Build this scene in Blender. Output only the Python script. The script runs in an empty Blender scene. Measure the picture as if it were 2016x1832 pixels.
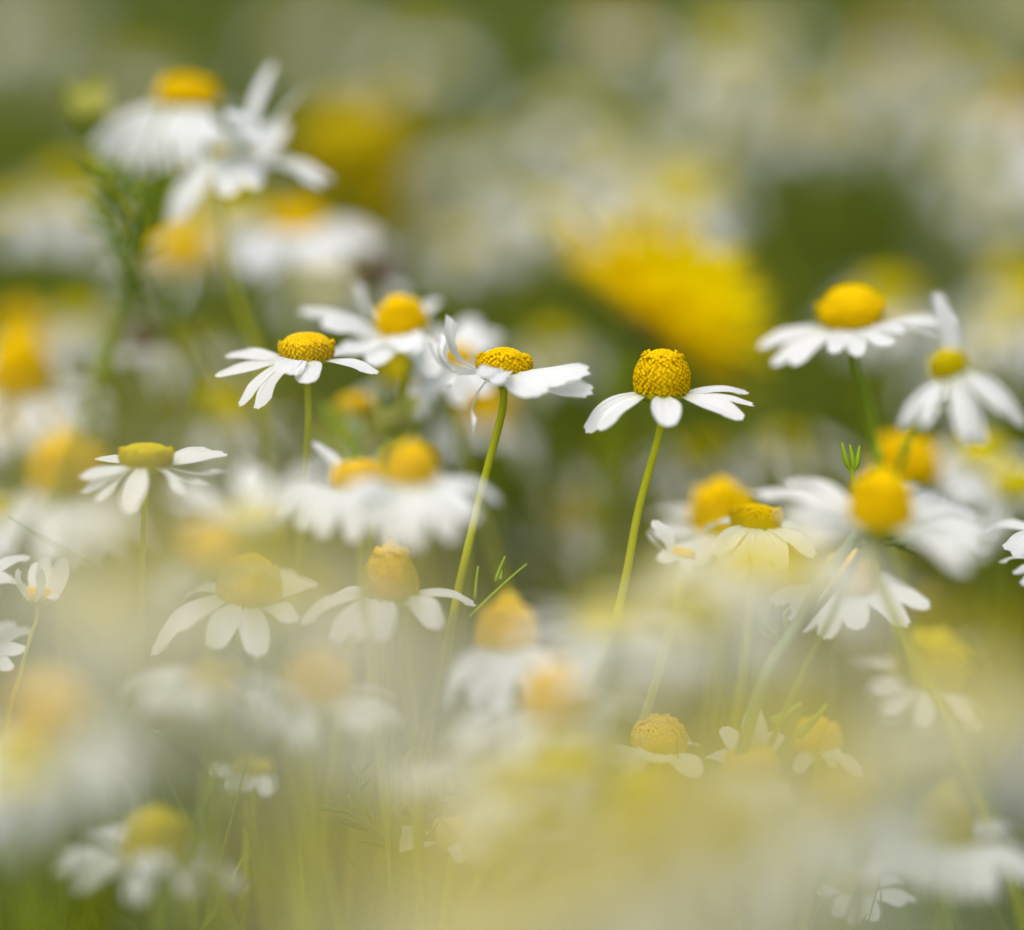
import bpy, math, random
from mathutils import Vector as V, Matrix
R = math.radians
rnd = random.Random(7)
sc = bpy.context.scene
C = sc.collection

# ------------------------------------------------------------------ camera
CAM_Z, PITCH, FOCAL, FOCUS = 0.290, R(10.0), 114.0, 0.400
cam = bpy.data.cameras.new('camera')
co = bpy.data.objects.new('camera', cam); C.objects.link(co)
co.location = (0, 0, CAM_Z); co.rotation_euler = (R(90) - PITCH, 0, 0)
cam.sensor_width = 36.0; cam.sensor_fit = 'HORIZONTAL'; cam.lens = FOCAL
cam.clip_start = 0.01; cam.clip_end = 2000
cam.dof.use_dof = True; cam.dof.focus_distance = FOCUS; cam.dof.aperture_fstop = 4.0
sc.camera = co

# ------------------------------------------------------------------ light
SUN_EL, SUN_AZ = R(66), R(-25)
w = bpy.data.worlds.new('World'); sc.world = w; w.use_nodes = True
nt = w.node_tree
sky = nt.nodes.new('ShaderNodeTexSky'); sky.sky_type = 'NISHITA'; sky.sun_disc = False
sky.sun_elevation = SUN_EL; sky.sun_rotation = SUN_AZ
sky.air_density = 1.0; sky.dust_density = 7.0; sky.ozone_density = 0.3
nt.links.new(sky.outputs[0], nt.nodes['Background'].inputs[0])
nt.nodes['Background'].inputs[1].default_value = 0.145
sl = bpy.data.lights.new('sun', 'SUN'); sl.energy = 1.5; sl.angle = R(80); sl.color = (0.82, 0.92, 1.0)
so = bpy.data.objects.new('sun', sl); C.objects.link(so)
# the sun stands behind the camera, to its left
sd = V((math.sin(SUN_AZ) * math.cos(SUN_EL), -math.cos(SUN_AZ) * math.cos(SUN_EL), math.sin(SUN_EL)))
so.rotation_euler = sd.to_track_quat('Z', 'Y').to_euler()
sky.sun_rotation = math.atan2(sd.x, sd.y)
sc.view_settings.view_transform = 'Standard'; sc.view_settings.look = 'None'
sc.view_settings.exposure = 0.22; sc.view_settings.gamma = 1.0
sc.cycles.use_denoising = True
sc.cycles.max_bounces = 8; sc.cycles.transparent_max_bounces = 8
sc.cycles.sample_clamp_indirect = 6

# ------------------------------------------------------------------ pixel (of the 2016 wide picture) + distance -> point
F = FOCAL / 36.0 * 2016
RT = V((1, 0, 0)); UP = V((0, math.sin(PITCH), math.cos(PITCH))); FW = V((0, math.cos(PITCH), -math.sin(PITCH)))
EYE = V((0, 0, CAM_Z))
def at(x, y, d): return EYE + FW * d + RT * ((x - 1008) / F * d) + UP * ((916 - y) / F * d)
def px(d): return d / F                     # metres per pixel at that distance
def proj(p):
    q = p - EYE; d = q.dot(FW)
    return (1008 + q.dot(RT) / d * F, 916 - q.dot(UP) / d * F, d)

# ------------------------------------------------------------------ materials
def mat(name, base, rough=0.6, trans=0.0, tcol=None, noise=0.12, nscale=300, island=0.0, veins=False, spec=0.3, stripes=0.0, second=None):
    m = bpy.data.materials.new(name); m.use_nodes = True
    t = m.node_tree; n = t.nodes; l = t.links
    b = n['Principled BSDF']; out = n['Material Output']
    b.inputs['Roughness'].default_value = rough
    b.inputs['Specular IOR Level'].default_value = spec
    tc = n.new('ShaderNodeTexCoord')
    tx = n.new('ShaderNodeTexNoise'); tx.inputs['Scale'].default_value = nscale; tx.inputs['Detail'].default_value = 3
    l.new(tc.outputs['Object'], tx.inputs['Vector'])
    mx = n.new('ShaderNodeMix'); mx.data_type = 'RGBA'
    lo = second if second else tuple(c * (1 - noise) for c in base)
    hi = base if second else tuple(min(1, c * (1 + noise)) for c in base)
    mx.inputs[6].default_value = (*lo, 1); mx.inputs[7].default_value = (*hi, 1)
    l.new(tx.outputs['Fac'], mx.inputs[0])
    col = mx.outputs[2]
    if island:
        g = n.new('ShaderNodeNewGeometry'); mr = n.new('ShaderNodeMapRange')
        mr.inputs[3].default_value = 1 - island; mr.inputs[4].default_value = 1 + island
        l.new(g.outputs['Random Per Island'], mr.inputs[0])
        hs = n.new('ShaderNodeHueSaturation'); l.new(mr.outputs[0], hs.inputs['Value']); l.new(col, hs.inputs['Color'])
        col = hs.outputs[0]
    if veins:
        uv = n.new('ShaderNodeUVMap'); sx = n.new('ShaderNodeSeparateXYZ'); l.new(uv.outputs[0], sx.inputs[0])
        mu = n.new('ShaderNodeMath'); mu.operation = 'MULTIPLY'; mu.inputs[1].default_value = 50; l.new(sx.outputs[1], mu.inputs[0])
        si = n.new('ShaderNodeMath'); si.operation = 'SINE'; l.new(mu.outputs[0], si.inputs[0])
        bp = n.new('ShaderNodeBump'); bp.inputs['Strength'].default_value = 0.5; bp.inputs['Distance'].default_value = 0.00009
        l.new(si.outputs[0], bp.inputs['Height']); l.new(bp.outputs[0], b.inputs['Normal'])
        # the narrow claw of each ray is a little greener
        rp = n.new('ShaderNodeMapRange'); rp.inputs[1].default_value = 0.0; rp.inputs[2].default_value = 0.22
        rp.inputs[3].default_value = 0.55; rp.inputs[4].default_value = 0.0; l.new(sx.outputs[0], rp.inputs[0])
        m2 = n.new('ShaderNodeMix'); m2.data_type = 'RGBA'; m2.inputs[7].default_value = (0.68, 0.72, 0.42, 1)
        l.new(rp.outputs[0], m2.inputs[0]); l.new(col, m2.inputs[6]); col = m2.outputs[2]
    l.new(col, b.inputs['Base Color'])
    if trans:
        tr = n.new('ShaderNodeBsdfTranslucent')
        if tcol: tr.inputs[0].default_value = (*tcol, 1)
        else: l.new(col, tr.inputs[0])
        ms = n.new('ShaderNodeMixShader'); ms.inputs[0].default_value = trans
        l.new(b.outputs[0], ms.inputs[1]); l.new(tr.outputs[0], ms.inputs[2]); l.new(ms.outputs[0], out.inputs[0])
    return m
M = {
 'petal': mat('white_petal', (0.87, 0.88, 0.89), 0.5, 0.40, tcol=(0.82, 0.88, 0.80), noise=0.02, veins=True, nscale=500),
 'disc': mat('yellow_florets', (0.79, 0.535, 0.001), 0.65, 0.12, noise=0.10, nscale=500, island=0.10, spec=0.04),
 'disc_green': mat('greenish_florets', (0.56, 0.46, 0.002), 0.65, 0.1, noise=0.12, nscale=500, island=0.10, spec=0.04),
 'stem': mat('yellow_green_stem', (0.52, 0.55, 0.008), 0.5, 0.35, noise=0.15, nscale=120),
 'stem_dark': mat('deep_green_stem', (0.24, 0.34, 0.007), 0.5, 0.3, noise=0.2, nscale=120),
 'stem_grey': mat('grey_green_stem', (0.15, 0.23, 0.10), 0.5, 0.15, noise=0.2, nscale=120),
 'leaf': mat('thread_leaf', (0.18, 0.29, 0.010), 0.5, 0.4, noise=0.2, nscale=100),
 'leaf_dark': mat('dark_leaf', (0.055, 0.11, 0.008), 0.5, 0.2, noise=0.2, nscale=100),  # darker green for the low sprigs and stems
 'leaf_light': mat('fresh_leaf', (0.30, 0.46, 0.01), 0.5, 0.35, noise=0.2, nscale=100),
 'mustard': mat('mustard_florets', (0.44, 0.34, 0.002), 0.65, 0.1, noise=0.12, nscale=300, spec=0.04),
 'dandelion': mat('dandelion_yellow', (0.99, 0.77, 0.001), 0.55, 0.66, tcol=(1.0, 0.88, 0.0), noise=0.08, nscale=150, island=0.1, spec=0.15),
 'brown': mat('withered_brown', (0.16, 0.12, 0.07), 0.8, 0.1, noise=0.3, nscale=300),
 'bud': mat('bud_green_cream', (0.58, 0.58, 0.13), 0.6, 0.25, noise=0.2, nscale=300),
 'under': mat('undergrowth_leaf', (0.22, 0.27, 0.014), 0.6, 0.4, noise=0.35, nscale=25, island=0.35, second=(0.07, 0.12, 0.006)),
 'far_under': mat('meadow_leaf', (0.23, 0.27, 0.022), 0.6, 0.4, noise=0.35, nscale=12, island=0.3, second=(0.07, 0.12, 0.010)),
 'lemon': mat('lemon_florets', (0.70, 0.60, 0.002), 0.65, 0.1, noise=0.12, nscale=300, island=0.1, spec=0.04),
 'ground': mat('meadow_floor', (0.10, 0.13, 0.02), 0.95, 0, noise=0.3, nscale=9, second=(0.05, 0.06, 0.015)),
}

# ------------------------------------------------------------------ mesh helpers
class MB:
    def __init__(s): s.v = []; s.f = []; s.uv = None
    def build(s, name, m, parent=None, smooth=True):
        o = parent.location if parent else V((0, 0, 0))
        me = bpy.data.meshes.new(name)
        me.from_pydata([(p[0] - o[0], p[1] - o[1], p[2] - o[2]) for p in s.v], [], s.f)
        if smooth: me.polygons.foreach_set('use_smooth', [True] * len(me.polygons))
        if s.uv:
            u = me.uv_layers.new(name='uv'); flat = []
            for f in s.f:
                for i in f: flat += s.uv[i]
            u.data.foreach_set('uv', flat)
        me.materials.append(m if not isinstance(m, str) else M[m])
        ob = bpy.data.objects.new(name, me); C.objects.link(ob)
        if parent: ob.parent = parent
        return ob
    def tube(s, pts, rads, k=8, ridge=0.0, cap=True):
        base = len(s.v); n = len(pts); ref = None
        for i, p in enumerate(pts):
            t = (pts[min(i + 1, n - 1)] - pts[max(i - 1, 0)])
            t = t.normalized() if t.length > 1e-12 else V((0, 0, 1))
            if ref is None:
                ref = t.orthogonal().normalized()
            ref = (ref - t * ref.dot(t)).normalized()
            b = t.cross(ref)
            r = rads[i] if hasattr(rads, '__len__') else rads
            for j in range(k):
                a = 2 * math.pi * j / k
                rr = r * (1 + ridge * (1 if j % 2 else -1))
                s.v.append(p + ref * (rr * math.cos(a)) + b * (rr * math.sin(a)))
        for i in range(n - 1):
            for j in range(k):
                a = base + i * k + j; b2 = base + i * k + (j + 1) % k
                s.f.append((a, b2, b2 + k, a + k))
        if cap:
            s.f.append(tuple(base + j for j in reversed(range(k))))
            s.f.append(tuple(base + (n - 1) * k + j for j in range(k)))

def spline(cp, n=5):
    """Catmull-Rom through the control points"""
    P = [cp[0] * 2 - cp[1]] + cp + [cp[-1] * 2 - cp[-2]]
    out = []
    for i in range(1, len(P) - 2):
        for j in range(n):
            t = j / n
            a, b, c, d = P[i - 1], P[i], P[i + 1], P[i + 2]
            out.append(0.5 * ((2 * b) + (c - a) * t + (2 * a - 5 * b + 4 * c - d) * t * t + (3 * b - a - 3 * c + d) * t ** 3))
    out.append(cp[-1])
    return out

def thing(name, label, cat, loc, group=None):
    o = bpy.data.objects.new(name, None); C.objects.link(o)
    o.location = loc; o.empty_display_size = 0.01
    o['label'] = label; o['category'] = cat
    if group: o['group'] = group
    return o
def copy_tree(o, parent=None):
    c = o.copy(); C.objects.link(c)
    if parent: c.parent = parent
    for ch in list(o.children): copy_tree(ch, c)
    return c

# ------------------------------------------------------------------ parts of a chamomile
def axis_of(roll, tilt):
    """lean to the right of the picture by roll, towards the camera by tilt (degrees)"""
    r, t = R(roll), R(tilt)
    return (RT * (math.sin(r) * math.cos(t)) + UP * (math.cos(r) * math.cos(t)) - FW * math.sin(t)).normalized()

def petal_mb(base, chord, normal, wid, bow=0.1, curl=0.15, twist=0.0, res=(9, 6), hook=0.0, rg=rnd):
    m = MB(); L = chord.length; d = chord / L
    n = normal - d * normal.dot(d)
    n = n.normalized() if n.length > 1e-6 else d.orthogonal().normalized()
    if twist: n = Matrix.Rotation(R(twist), 3, d) @ n
    s = d.cross(n)
    nu, nv = res; m.uv = []
    ph = rg.uniform(-0.5, 0.5); tooth = rg.uniform(0.012, 0.035); lop = rg.uniform(-0.03, 0.03)
    wav = rg.uniform(0, 6.28); sk = rg.uniform(-0.06, 0.06)
    for i in range(nu + 1):
        u = i / nu
        uu = u ** 0.9
        prof = 0.36 + 0.64 * math.sin(min(1, uu / 0.55) * math.pi / 2) ** 0.9
        if uu > 0.6: prof -= 0.15 * ((uu - 0.6) / 0.4) ** 2
        for j in range(nv + 1):
            v = -1 + 2 * j / nv
            tip = 1 - 0.17 * abs(v) ** 3 + tooth * math.cos(3 * math.pi * v + ph) + lop * v
            al = uu * L * (1 - (1 - tip) * uu ** 2)
            z = bow * L * (4 * u * (1 - u)) - hook * L * u ** 3
            z += curl * wid * (v * v - 0.4) * (0.5 + 0.5 * u) - 0.025 * wid * math.cos(3 * math.pi * v) * math.sin(math.pi * u)
            z += 0.02 * wid * math.sin(u * 7 + wav + v * 1.5)
            m.v.append(base + d * al + s * (v * wid / 2 * prof + sk * L * math.sin(math.pi * u * 0.5) ** 2 * u) + n * z)
            m.uv.append((u, v * 0.5 + 0.5))
    for i in range(nu):
        for j in range(nv):
            a = i * (nv + 1) + j
            m.f.append((a, a + 1, a + nv + 2, a + nv + 1))
    return m

def disc_mb(cen, ax, wd, h, shape='dome', detail=2, closed=0.2, ring=0.42, rg=rnd):
    """receptacle set with florets in a spiral; detail 2: open five-lobed florets, 1: small bumps, 0: coarse bumps"""
    m = MB(); Rr = wd / 2
    e1 = ax.orthogonal().normalized(); e2 = ax.cross(e1)
    pq = {'cone': (1.9, 1.75), 'dome': (2.0, 2.0), 'drum': (3.2, 2.4), 'barrel': (2.25, 2.05), 'flat': (3.4, 2.6), 'point': (1.5, 1.25)}[shape]
    prof = []
    K = 28
    for i in range(K + 1):
        th = i / K
        zz = math.sin(th * math.pi / 2)
        r = (1 - zz ** pq[0]) ** (1 / pq[1]) if zz < 1 else 0
        tuck = 1 - 0.13 * max(0, 1 - zz / 0.45) ** 1.4
        prof.append((Rr * r * tuck, h * zz))
    prof = [(Rr * 0.55, -0.03 * h)] + prof
    k = 28 if detail == 2 else (20 if detail == 1 else 14)
    sub = 0.95
    for r, z in prof[:-1]:
        for j in range(k):
            a = 2 * math.pi * j / k
            m.v.append(cen + e1 * (r * sub * math.cos(a)) + e2 * (r * sub * math.sin(a)) + ax * (z * sub))
    n = len(prof) - 1
    m.v.append(cen + ax * (h * sub))
    for i in range(n - 1):
        for j in range(k):
            a = i * k + j; b = i * k + (j + 1) % k
            m.f.append((a, b, b + k, a + k))
    for j in range(k): m.f.append(((n - 1) * k + j, (n - 1) * k + (j + 1) % k, n * k))
    # floret places, equal area from the top down
    pr = list(reversed(prof[1:]))
    cum = [0]
    for i in range(1, len(pr)):
        dr = pr[i][0] - pr[i - 1][0]; dz = pr[i][1] - pr[i - 1][1]
        cum.append(cum[-1] + (pr[i][0] + pr[i - 1][0]) / 2 * math.hypot(dr, dz))
    N = {2: 430, 1: 240, 0: 80}[detail]
    if shape in ('cone', 'point', 'drum', 'barrel') and h > 0.7 * wd: N = int(N * 1.2)
    area = cum[-1] * 2 * math.pi
    fr = math.sqrt(area / N / math.pi) * 0.98
    ga = math.pi * (3 - math.sqrt(5))
    for q in range(N):
        f = (q + 0.5) / N; tgt = max(0, f + rg.uniform(-0.006, 0.006)) * cum[-1]
        i = 1
        while i < len(cum) - 1 and cum[i] < tgt: i += 1
        t = (tgt - cum[i - 1]) / max(1e-12, cum[i] - cum[i - 1])
        r = pr[i - 1][0] + (pr[i][0] - pr[i - 1][0]) * t; z = pr[i - 1][1] + (pr[i][1] - pr[i - 1][1]) * t
        dr = pr[i][0] - pr[i - 1][0]; dz = pr[i][1] - pr[i - 1][1]
        l = math.hypot(dr, dz) or 1
        nr, nz = -dz / l, dr / l
        a = q * ga + rg.uniform(-0.055, 0.055)
        rad = e1 * math.cos(a) + e2 * math.sin(a)
        nn = (rad * nr + ax * nz).normalized()
        p = cen + rad * (r * 0.95) + ax * (z * 0.95)
        nn = (nn + ax * 0.15).normalized()
        tx = nn.orthogonal().normalized(); ty = nn.cross(tx)
        isclosed = f < closed; isring = closed <= f < ring
        s = fr * (0.86 if isclosed else 0.92 if isring else 0.84) * rg.uniform(0.86, 1.12)
        H = fr * (0.6 if isclosed else 2.4 if isring else 1.7) * rg.uniform(0.85, 1.15) * (rg.choice((0.55, 0.8, 1, 1.1)) if isring else 1)
        if detail == 2 and not isclosed:
            rings = [(0.55, 0.0), (0.72, 0.45), (1.05, 0.85), (1.12, 1.0), (0.55, 0.82), (0.0, 0.62)]; kk = 5
        elif detail == 2:
            rings = [(0.9, 0.0), (0.98, 0.35), (0.65, 0.8), (0.0, 1.0)]; kk = 6
        else:
            rings = [(0.95, 0.0), (0.85, 0.55), (0.0, 1.0)]; kk = 5
        b0 = len(m.v); off = rg.uniform(0, 6)
        for ri, (fr_, fz) in enumerate(rings):
            c = p + nn * (fz * H)
            if fr_ == 0: m.v.append(c); continue
            for j in range(kk):
                aa = 2 * math.pi * j / kk + off
                m.v.append(c + tx * (fr_ * s * math.cos(aa)) + ty * (fr_ * s * math.sin(aa)))
        for ri in range(len(rings) - 1):
            for j in range(kk):
                a0 = b0 + ri * kk + j; a1 = b0 + ri * kk + (j + 1) % kk
                if rings[ri + 1][0] == 0: m.f.append((a0, a1, b0 + (ri + 1) * kk))
                else: m.f.append((a0, a1, a1 + kk, a0 + kk))
    return m

def calyx_mb(cen, ax, wd, stem_r):
    m = MB(); Rr = wd / 2
    e1 = ax.orthogonal().normalized(); e2 = ax.cross(e1); k = 20
    prof = [(Rr * 0.86, -0.01), (Rr * 0.90, -0.10), (Rr * 0.74, -0.26), (Rr * 0.45, -0.40), (stem_r * 1.15, -0.52), (stem_r * 0.9, -0.62)]
    for r, z in prof:
        for j in range(k):
            a = 2 * math.pi * j / k; rr = r * (1 + 0.035 * (1 if j % 2 else -1))
            m.v.append(cen + e1 * (rr * math.cos(a)) + e2 * (rr * math.sin(a)) + ax * (z * Rr))
    for i in range(len(prof) - 1):
        for j in range(k):
            a = i * k + j; b = i * k + (j + 1) % k
            m.f.append((a, a + k, b + k, b))
    m.f.append(tuple(range(k)))
    return m

def stem_path(cen, ax, wd, via, d):
    p0 = cen - ax * (wd * 0.18)
    p1 = cen - ax * (wd * 0.7)
    cp = [p0, p1] + ([] if via else [p1 - ax * (wd * 1.1), p1 - ax * (wd * 2.6) + V((0, wd * 0.2, 0))]) + [at(*q[:2], q[2] if len(q) > 2 else d) for q in via]
    last = cp[-1]; prev = cp[-2]
    dr = (last - prev).normalized()
    if dr.z > -0.3: dr = (dr + V((0, 0, -0.8))).normalized()
    back = 0.0 if d < 0.3 else last.z * 0.16                       # the stems lean away with the wind
    mid = last + dr * max(0.01, last.z * 0.35) + V((0, back, 0))
    g = V((mid.x + dr.x * last.z * 0.18, mid.y + dr.y * last.z * 0.18 + back * 1.6, 0.0))
    if mid.z > 0.02: cp.append(mid)
    cp.append(g)
    return cp

def flower(x, y, wpx, hpx, d, label, roll=0, tilt=8, shape='dome', detail=1, petals=None, n=14, elev=-25, spread=10,
           L=None, W=None, bow=0.10, via=(), smat='stem', dmat='disc', closed=0.2, ring=0.42, gap=(), group=None,
           name='chamomile_flower', seed=None, stem_r=None, hook=0.0, pmat='petal'):
    rg = random.Random(seed if seed is not None else int(x * 7 + y * 13))
    s = px(d); cen = at(x, y, d); ax = axis_of(roll, tilt); wd = wpx * s; h = hpx * s
    L = (L * s) if L else 0.0078 * rg.uniform(0.9, 1.15)
    W = (W * s) if W else 0.0036 * rg.uniform(0.9, 1.15)
    sr = (stem_r * 0.8 * s) if stem_r else 0.0005
    cp = stem_path(cen, ax, wd, via, d)
    root = thing(name, label, 'flower', cp[-1], group)
    m = MB(); pts = spline(cp, 7); m.tube(pts, [sr * (0.9 + 0.25 * i / len(pts)) for i in range(len(pts))], 12 if detail == 2 else 8, 0.07 if detail == 2 else 0.0)
    m.build('stem', smat, root)
    calyx_mb(cen, ax, wd, sr).build('calyx', 'stem_dark' if smat == 'stem_dark' else 'stem', root)
    disc_mb(cen, ax, wd, h, shape, detail, closed, ring, rg).build('flower_disc', dmat, root)
    res = (14, 10) if detail == 2 else (9, 6) if detail == 1 else (6, 6)
    Rb = wd * 0.44
    def add(base, chord, wid, b, cu, tw, hk, face=0.0):
        petal_mb(base, chord, (ax - FW * face) if abs(chord.normalized().dot(ax)) < 0.93 else (ax * 0.5 - FW), wid * (1.04 if detail == 2 else 0.92), b, cu, tw, res, hk, rg).build('petal', pmat, root)
    if petals:
        for p in petals:
            tx_, ty_, sg = p[:3]
            wid = (p[3] * s) if len(p) > 3 and p[3] else W
            b = p[4] if len(p) > 4 else bow
            tw = p[5] if len(p) > 5 else 0
            Lp = L
            tipI = RT * ((tx_ - x) * s) - UP * ((ty_ - y) * s)       # tip from centre, picture plane
            base = V((0, 0, 0)); zc = 0
            for _ in range(6):
                vec = tipI - base; vec = vec - FW * vec.dot(FW)
                il = vec.length
                zc = math.sqrt(max(0, Lp * Lp - il * il)) * sg
                chord = vec - FW * zc
                fl = chord - ax * chord.dot(ax)
                if fl.length < 1e-7: fl = -FW
                base = fl.normalized() * Rb - ax * (0.03 * wd)
            add(cen + base, chord, wid, b, rg.uniform(0.02, 0.2), tw, hook, 0.75 if sg > 0 else 0.45)
    e1 = (RT - ax * RT.dot(ax)).normalized(); e2 = ax.cross(e1)
    if e2.dot(FW) > 0: e2 = -e2                                       # e2 looks to the camera
    if n:
        for i in range(n):
            az = 360 * (i + rg.uniform(-0.25, 0.25)) / n
            if any(a0 <= az % 360 <= a1 for a0, a1 in gap): continue
            fl = e1 * math.cos(R(az)) + e2 * math.sin(R(az))
            el = R(elev + rg.gauss(0, spread))
            ch = (fl * math.cos(el) + ax * math.sin(el)) * (L * rg.uniform(0.85, 1.1))
            add(cen + fl * Rb - ax * (0.03 * wd), ch, W * rg.uniform(0.85, 1.15), bow + rg.uniform(-0.04, 0.06), rg.uniform(0.0, 0.25), rg.gauss(0, 8), hook)
    return root

def sprig_mb(m, p, dr, ln, lobes=5, r=0.00035, rg=rnd, bend=0.2):
    side = dr.cross(FW).normalized()
    pts = []
    for i in range(7):
        t = i / 6
        pts.append(p + dr * (ln * t) + side * (bend * ln * t * t))
    m.tube(pts, [r * 1.3 * (1 - 0.5 * i / 6) for i in range(7)], 6)
    for q in range(lobes):
        t = 0.3 + 0.6 * q / max(1, lobes - 1)
        k = int(t * 6); b = pts[k]; sg = 1 if q % 2 else -1
        ld = (dr + side * (sg * rg.uniform(0.5, 0.9)) - FW * rg.uniform(-0.5, 0.5)).normalized()
        l2 = ln * rg.uniform(0.25, 0.45)
        pp = [b + ld * (l2 * j / 4) + dr * (0.15 * l2 * (j / 4) ** 2) for j in range(5)]
        m.tube(pp, [r * z for z in (0.8, 1.0, 1.0, 0.8, 0.3)], 6)

def leaf(root, x, y, d, x2, y2, lobes=5, r=4.0, m='leaf', dz=0.0, bend=0.15, seed=1):
    a = at(x, y, d); b = at(x2, y2, d + dz); mb = MB()
    sprig_mb(mb, a, (b - a).normalized(), (b - a).length, lobes, r * px(d), random.Random(seed), bend)
    return mb.build('leaf', m, root)

# ------------------------------------------------------------------ the ground
gm = MB(); S = 60; NX = 24
for i in range(NX + 1):
    for j in range(NX + 1):
        gx = (i / NX * 2 - 1); gy = (j / NX * 2 - 1)
        gm.v.append(V((S * gx ** 3, S * gy ** 3 + 1, -0.002 - 0.004 * rnd.random())))
for i in range(NX):
    for j in range(NX):
        a = i * (NX + 1) + j; gm.f.append((a, a + NX + 1, a + NX + 2, a + 1))
g = gm.build('ground', 'ground'); g['kind'] = 'structure'; g['label'] = 'green meadow soil under the flowers'

# ------------------------------------------------------------------ the flowers in focus
PR = 'petal'
flower(1302, 772, 112, 88, 0.400, 'sharp chamomile with tall honeycombed yellow cone and five broad drooping petals', roll=2, tilt=9,
       shape='barrel', detail=2, L=132, W=54, closed=0.13, ring=0.24, n=0, via=[(1258, 1000), (1222, 1180), (1165, 1330)], stem_r=10,
       petals=[(1153, 850, 1, 46, 0.10, 8), (1178, 846, 1, 52, 0.05, 30), (1308, 838, 1, 56, 0.05), (1452, 829, 1, 50, 0.06, -8),
               (1483, 794, 1, 30, 0.02, -20), (1478, 774, -1, 30, 0.06, -5)])
flower(992, 733, 114, 50, 0.401, 'sharp chamomile with domed disc ringed by open florets and petals curling up beside it', roll=3, tilt=1,
       shape='dome', detail=2, L=150, W=48, closed=0.36, ring=0.62, n=0, via=[(950, 960), (905, 1150), (868, 1330, 0.41)], stem_r=10,
       petals=[(880, 624, 1, 24, -0.22, 55), (862, 648, -1, 26, -0.25, 50), (843, 668, -1, 30, -0.2, 30), (877, 768, 1, 18, 0.12, 60), (932, 850, 1, 16, 0.12, 80),
               (950, 748, 1, 36, 0.1), (985, 762, 1, 40, 0.1), (1058, 782, 1, 76, 0.05, 10), (1148, 742, 1, 64, -0.05, 12), (1167, 733, -1, 30, -0.05, -10), (1162, 774, 1, 52, -0.04, 10)])
flower(604, 706, 108, 52, 0.405, 'chamomile with rough low disc and spread petals, second to left of the tall cone', roll=-1, tilt=6,
       shape='drum', detail=2, L=128, W=44, closed=0.45, ring=0.6, n=0, via=[(606, 850), (597, 980, 0.41), (585, 1120, 0.42), (570, 1300, 0.45)], stem_r=9,
       petals=[(424, 742, 1, 40, 0.02, 12), (438, 700, -1, 44, 0.05), (474, 800, 1, 40, 0.05, 25), (510, 806, 1, 48, 0.06, 30), (562, 738, 1, 46, 0.1), (575, 742, 1, 44, 0.1),
               (622, 757, 1, 52, 0.08), (745, 739, 1, 36, 0.06, -15), (700, 690, -1, 40, 0.05)])
flower(287, 914, 106, 42, 0.394, 'chamomile with flat green-topped button disc and narrow petals hanging at its front', roll=1, tilt=5,
       shape='flat', detail=2, dmat='disc_green', L=124, W=38, closed=0.42, ring=0.6, n=0, via=[(286, 1000), (281, 1090, 0.400), (272, 1230, 0.425), (262, 1400, 0.46)], stem_r=7,
       petals=[(172, 902, -1, 34, 0.02), (180, 942, 1, 34, 0.03), (205, 985, 1, 38, 0.06, 25), (186, 968, 1, 38, 0.05, 20), (274, 1006, 1, 46, 0.04), (370, 971, 1, 30, 0.10, -35), (449, 926, 1, 20, -0.08, -50),
               (422, 950, 1, 20, -0.08, -45), (440, 893, -1, 40, 0.03), (400, 882, -1, 40, 0.03)])
flower(795, 655, 104, 80, 0.426, 'softly blurred chamomile with round disc behind the sharp ones, petals fanned to its left', roll=-14, tilt=10,
       shape='cone', detail=1, L=150, W=52, n=0, via=[(806, 720), (790, 850), (775, 1000)],
       petals=[(590, 612, -1, 50, 0.05, 10), (640, 640, 1, 70, 0.06), (690, 705, 1, 70, 0.05), (740, 722, 1, 70, 0.05), (796, 700, 1, 60, 0.1), (690, 545, -1, 26, -0.12, 45), (830, 700, 1, 55, 0.1), (858, 745, 1, 60, 0.1),
               (850, 580, -1, 40, 0.02)])
flower(890, 716, 96, 40, 0.440, 'white chamomile mostly hidden behind the flower with upcurled petals', roll=4, tilt=4,
       shape='dome', detail=1, L=130, W=56, n=0, via=[(900, 850)],
       petals=[(800, 690, 1), (815, 740, 1), (840, 790, 1), (900, 800, 1), (950, 780, 1), (960, 690, -1), (985, 650, -1, 60), (930, 620, -1), (860, 640, -1)])
flower(1678, 638, 124, 78, 0.424, 'chamomile with peaked hexagonal disc and thick green stem beside the shaggy yellow flower', roll=-5, tilt=12,
       shape='drum', detail=1, L=135, W=54, n=0, via=[(1700, 760), (1722, 880), (1740, 1010)], smat='stem_dark', stem_r=12, closed=0.5, ring=0.7,
       petals=[(1494, 684, -1, 50, 0.05), (1516, 720, 1, 46, 0.04, 10), (1550, 722, 1, 48, 0.05, 15), (1622, 700, 1, 44, 0.06), (1663, 706, 1, 46, 0.06), (1722, 690, 1, 58, 0.08), (1760, 660, 1, 36, 0.05), (1815, 654, 1, 24, 0.06, -30),
               (1880, 628, -1, 36, 0.03), (1858, 652, -1, 28, 0.03)])
flower(1872, 735, 76, 50, 0.378, 'tattered chamomile with one petal standing upright and long limp petals below', roll=-22, tilt=12,
       shape='dome', detail=1, L=145, W=32, n=0, via=[(1825, 820), (1778, 885), (1745, 990)], smat='stem_dark', dmat='disc_green', stem_r=7,
       petals=[(1853, 574, -1, 42, 0.03, 15), (1768, 842, 1, 34, 0.08, 20), (1802, 842, 1, 34, 0.06), (1896, 874, 1, 34, 0.06), (1930, 872, 1, 36, 0.06), (2020, 834, 1, 36, 0.08), (1960, 812, 1, 24, 0.05), (1930, 722, -1, 30, 0.05),
               (1990, 800, -1, 36, 0.05)])
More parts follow.
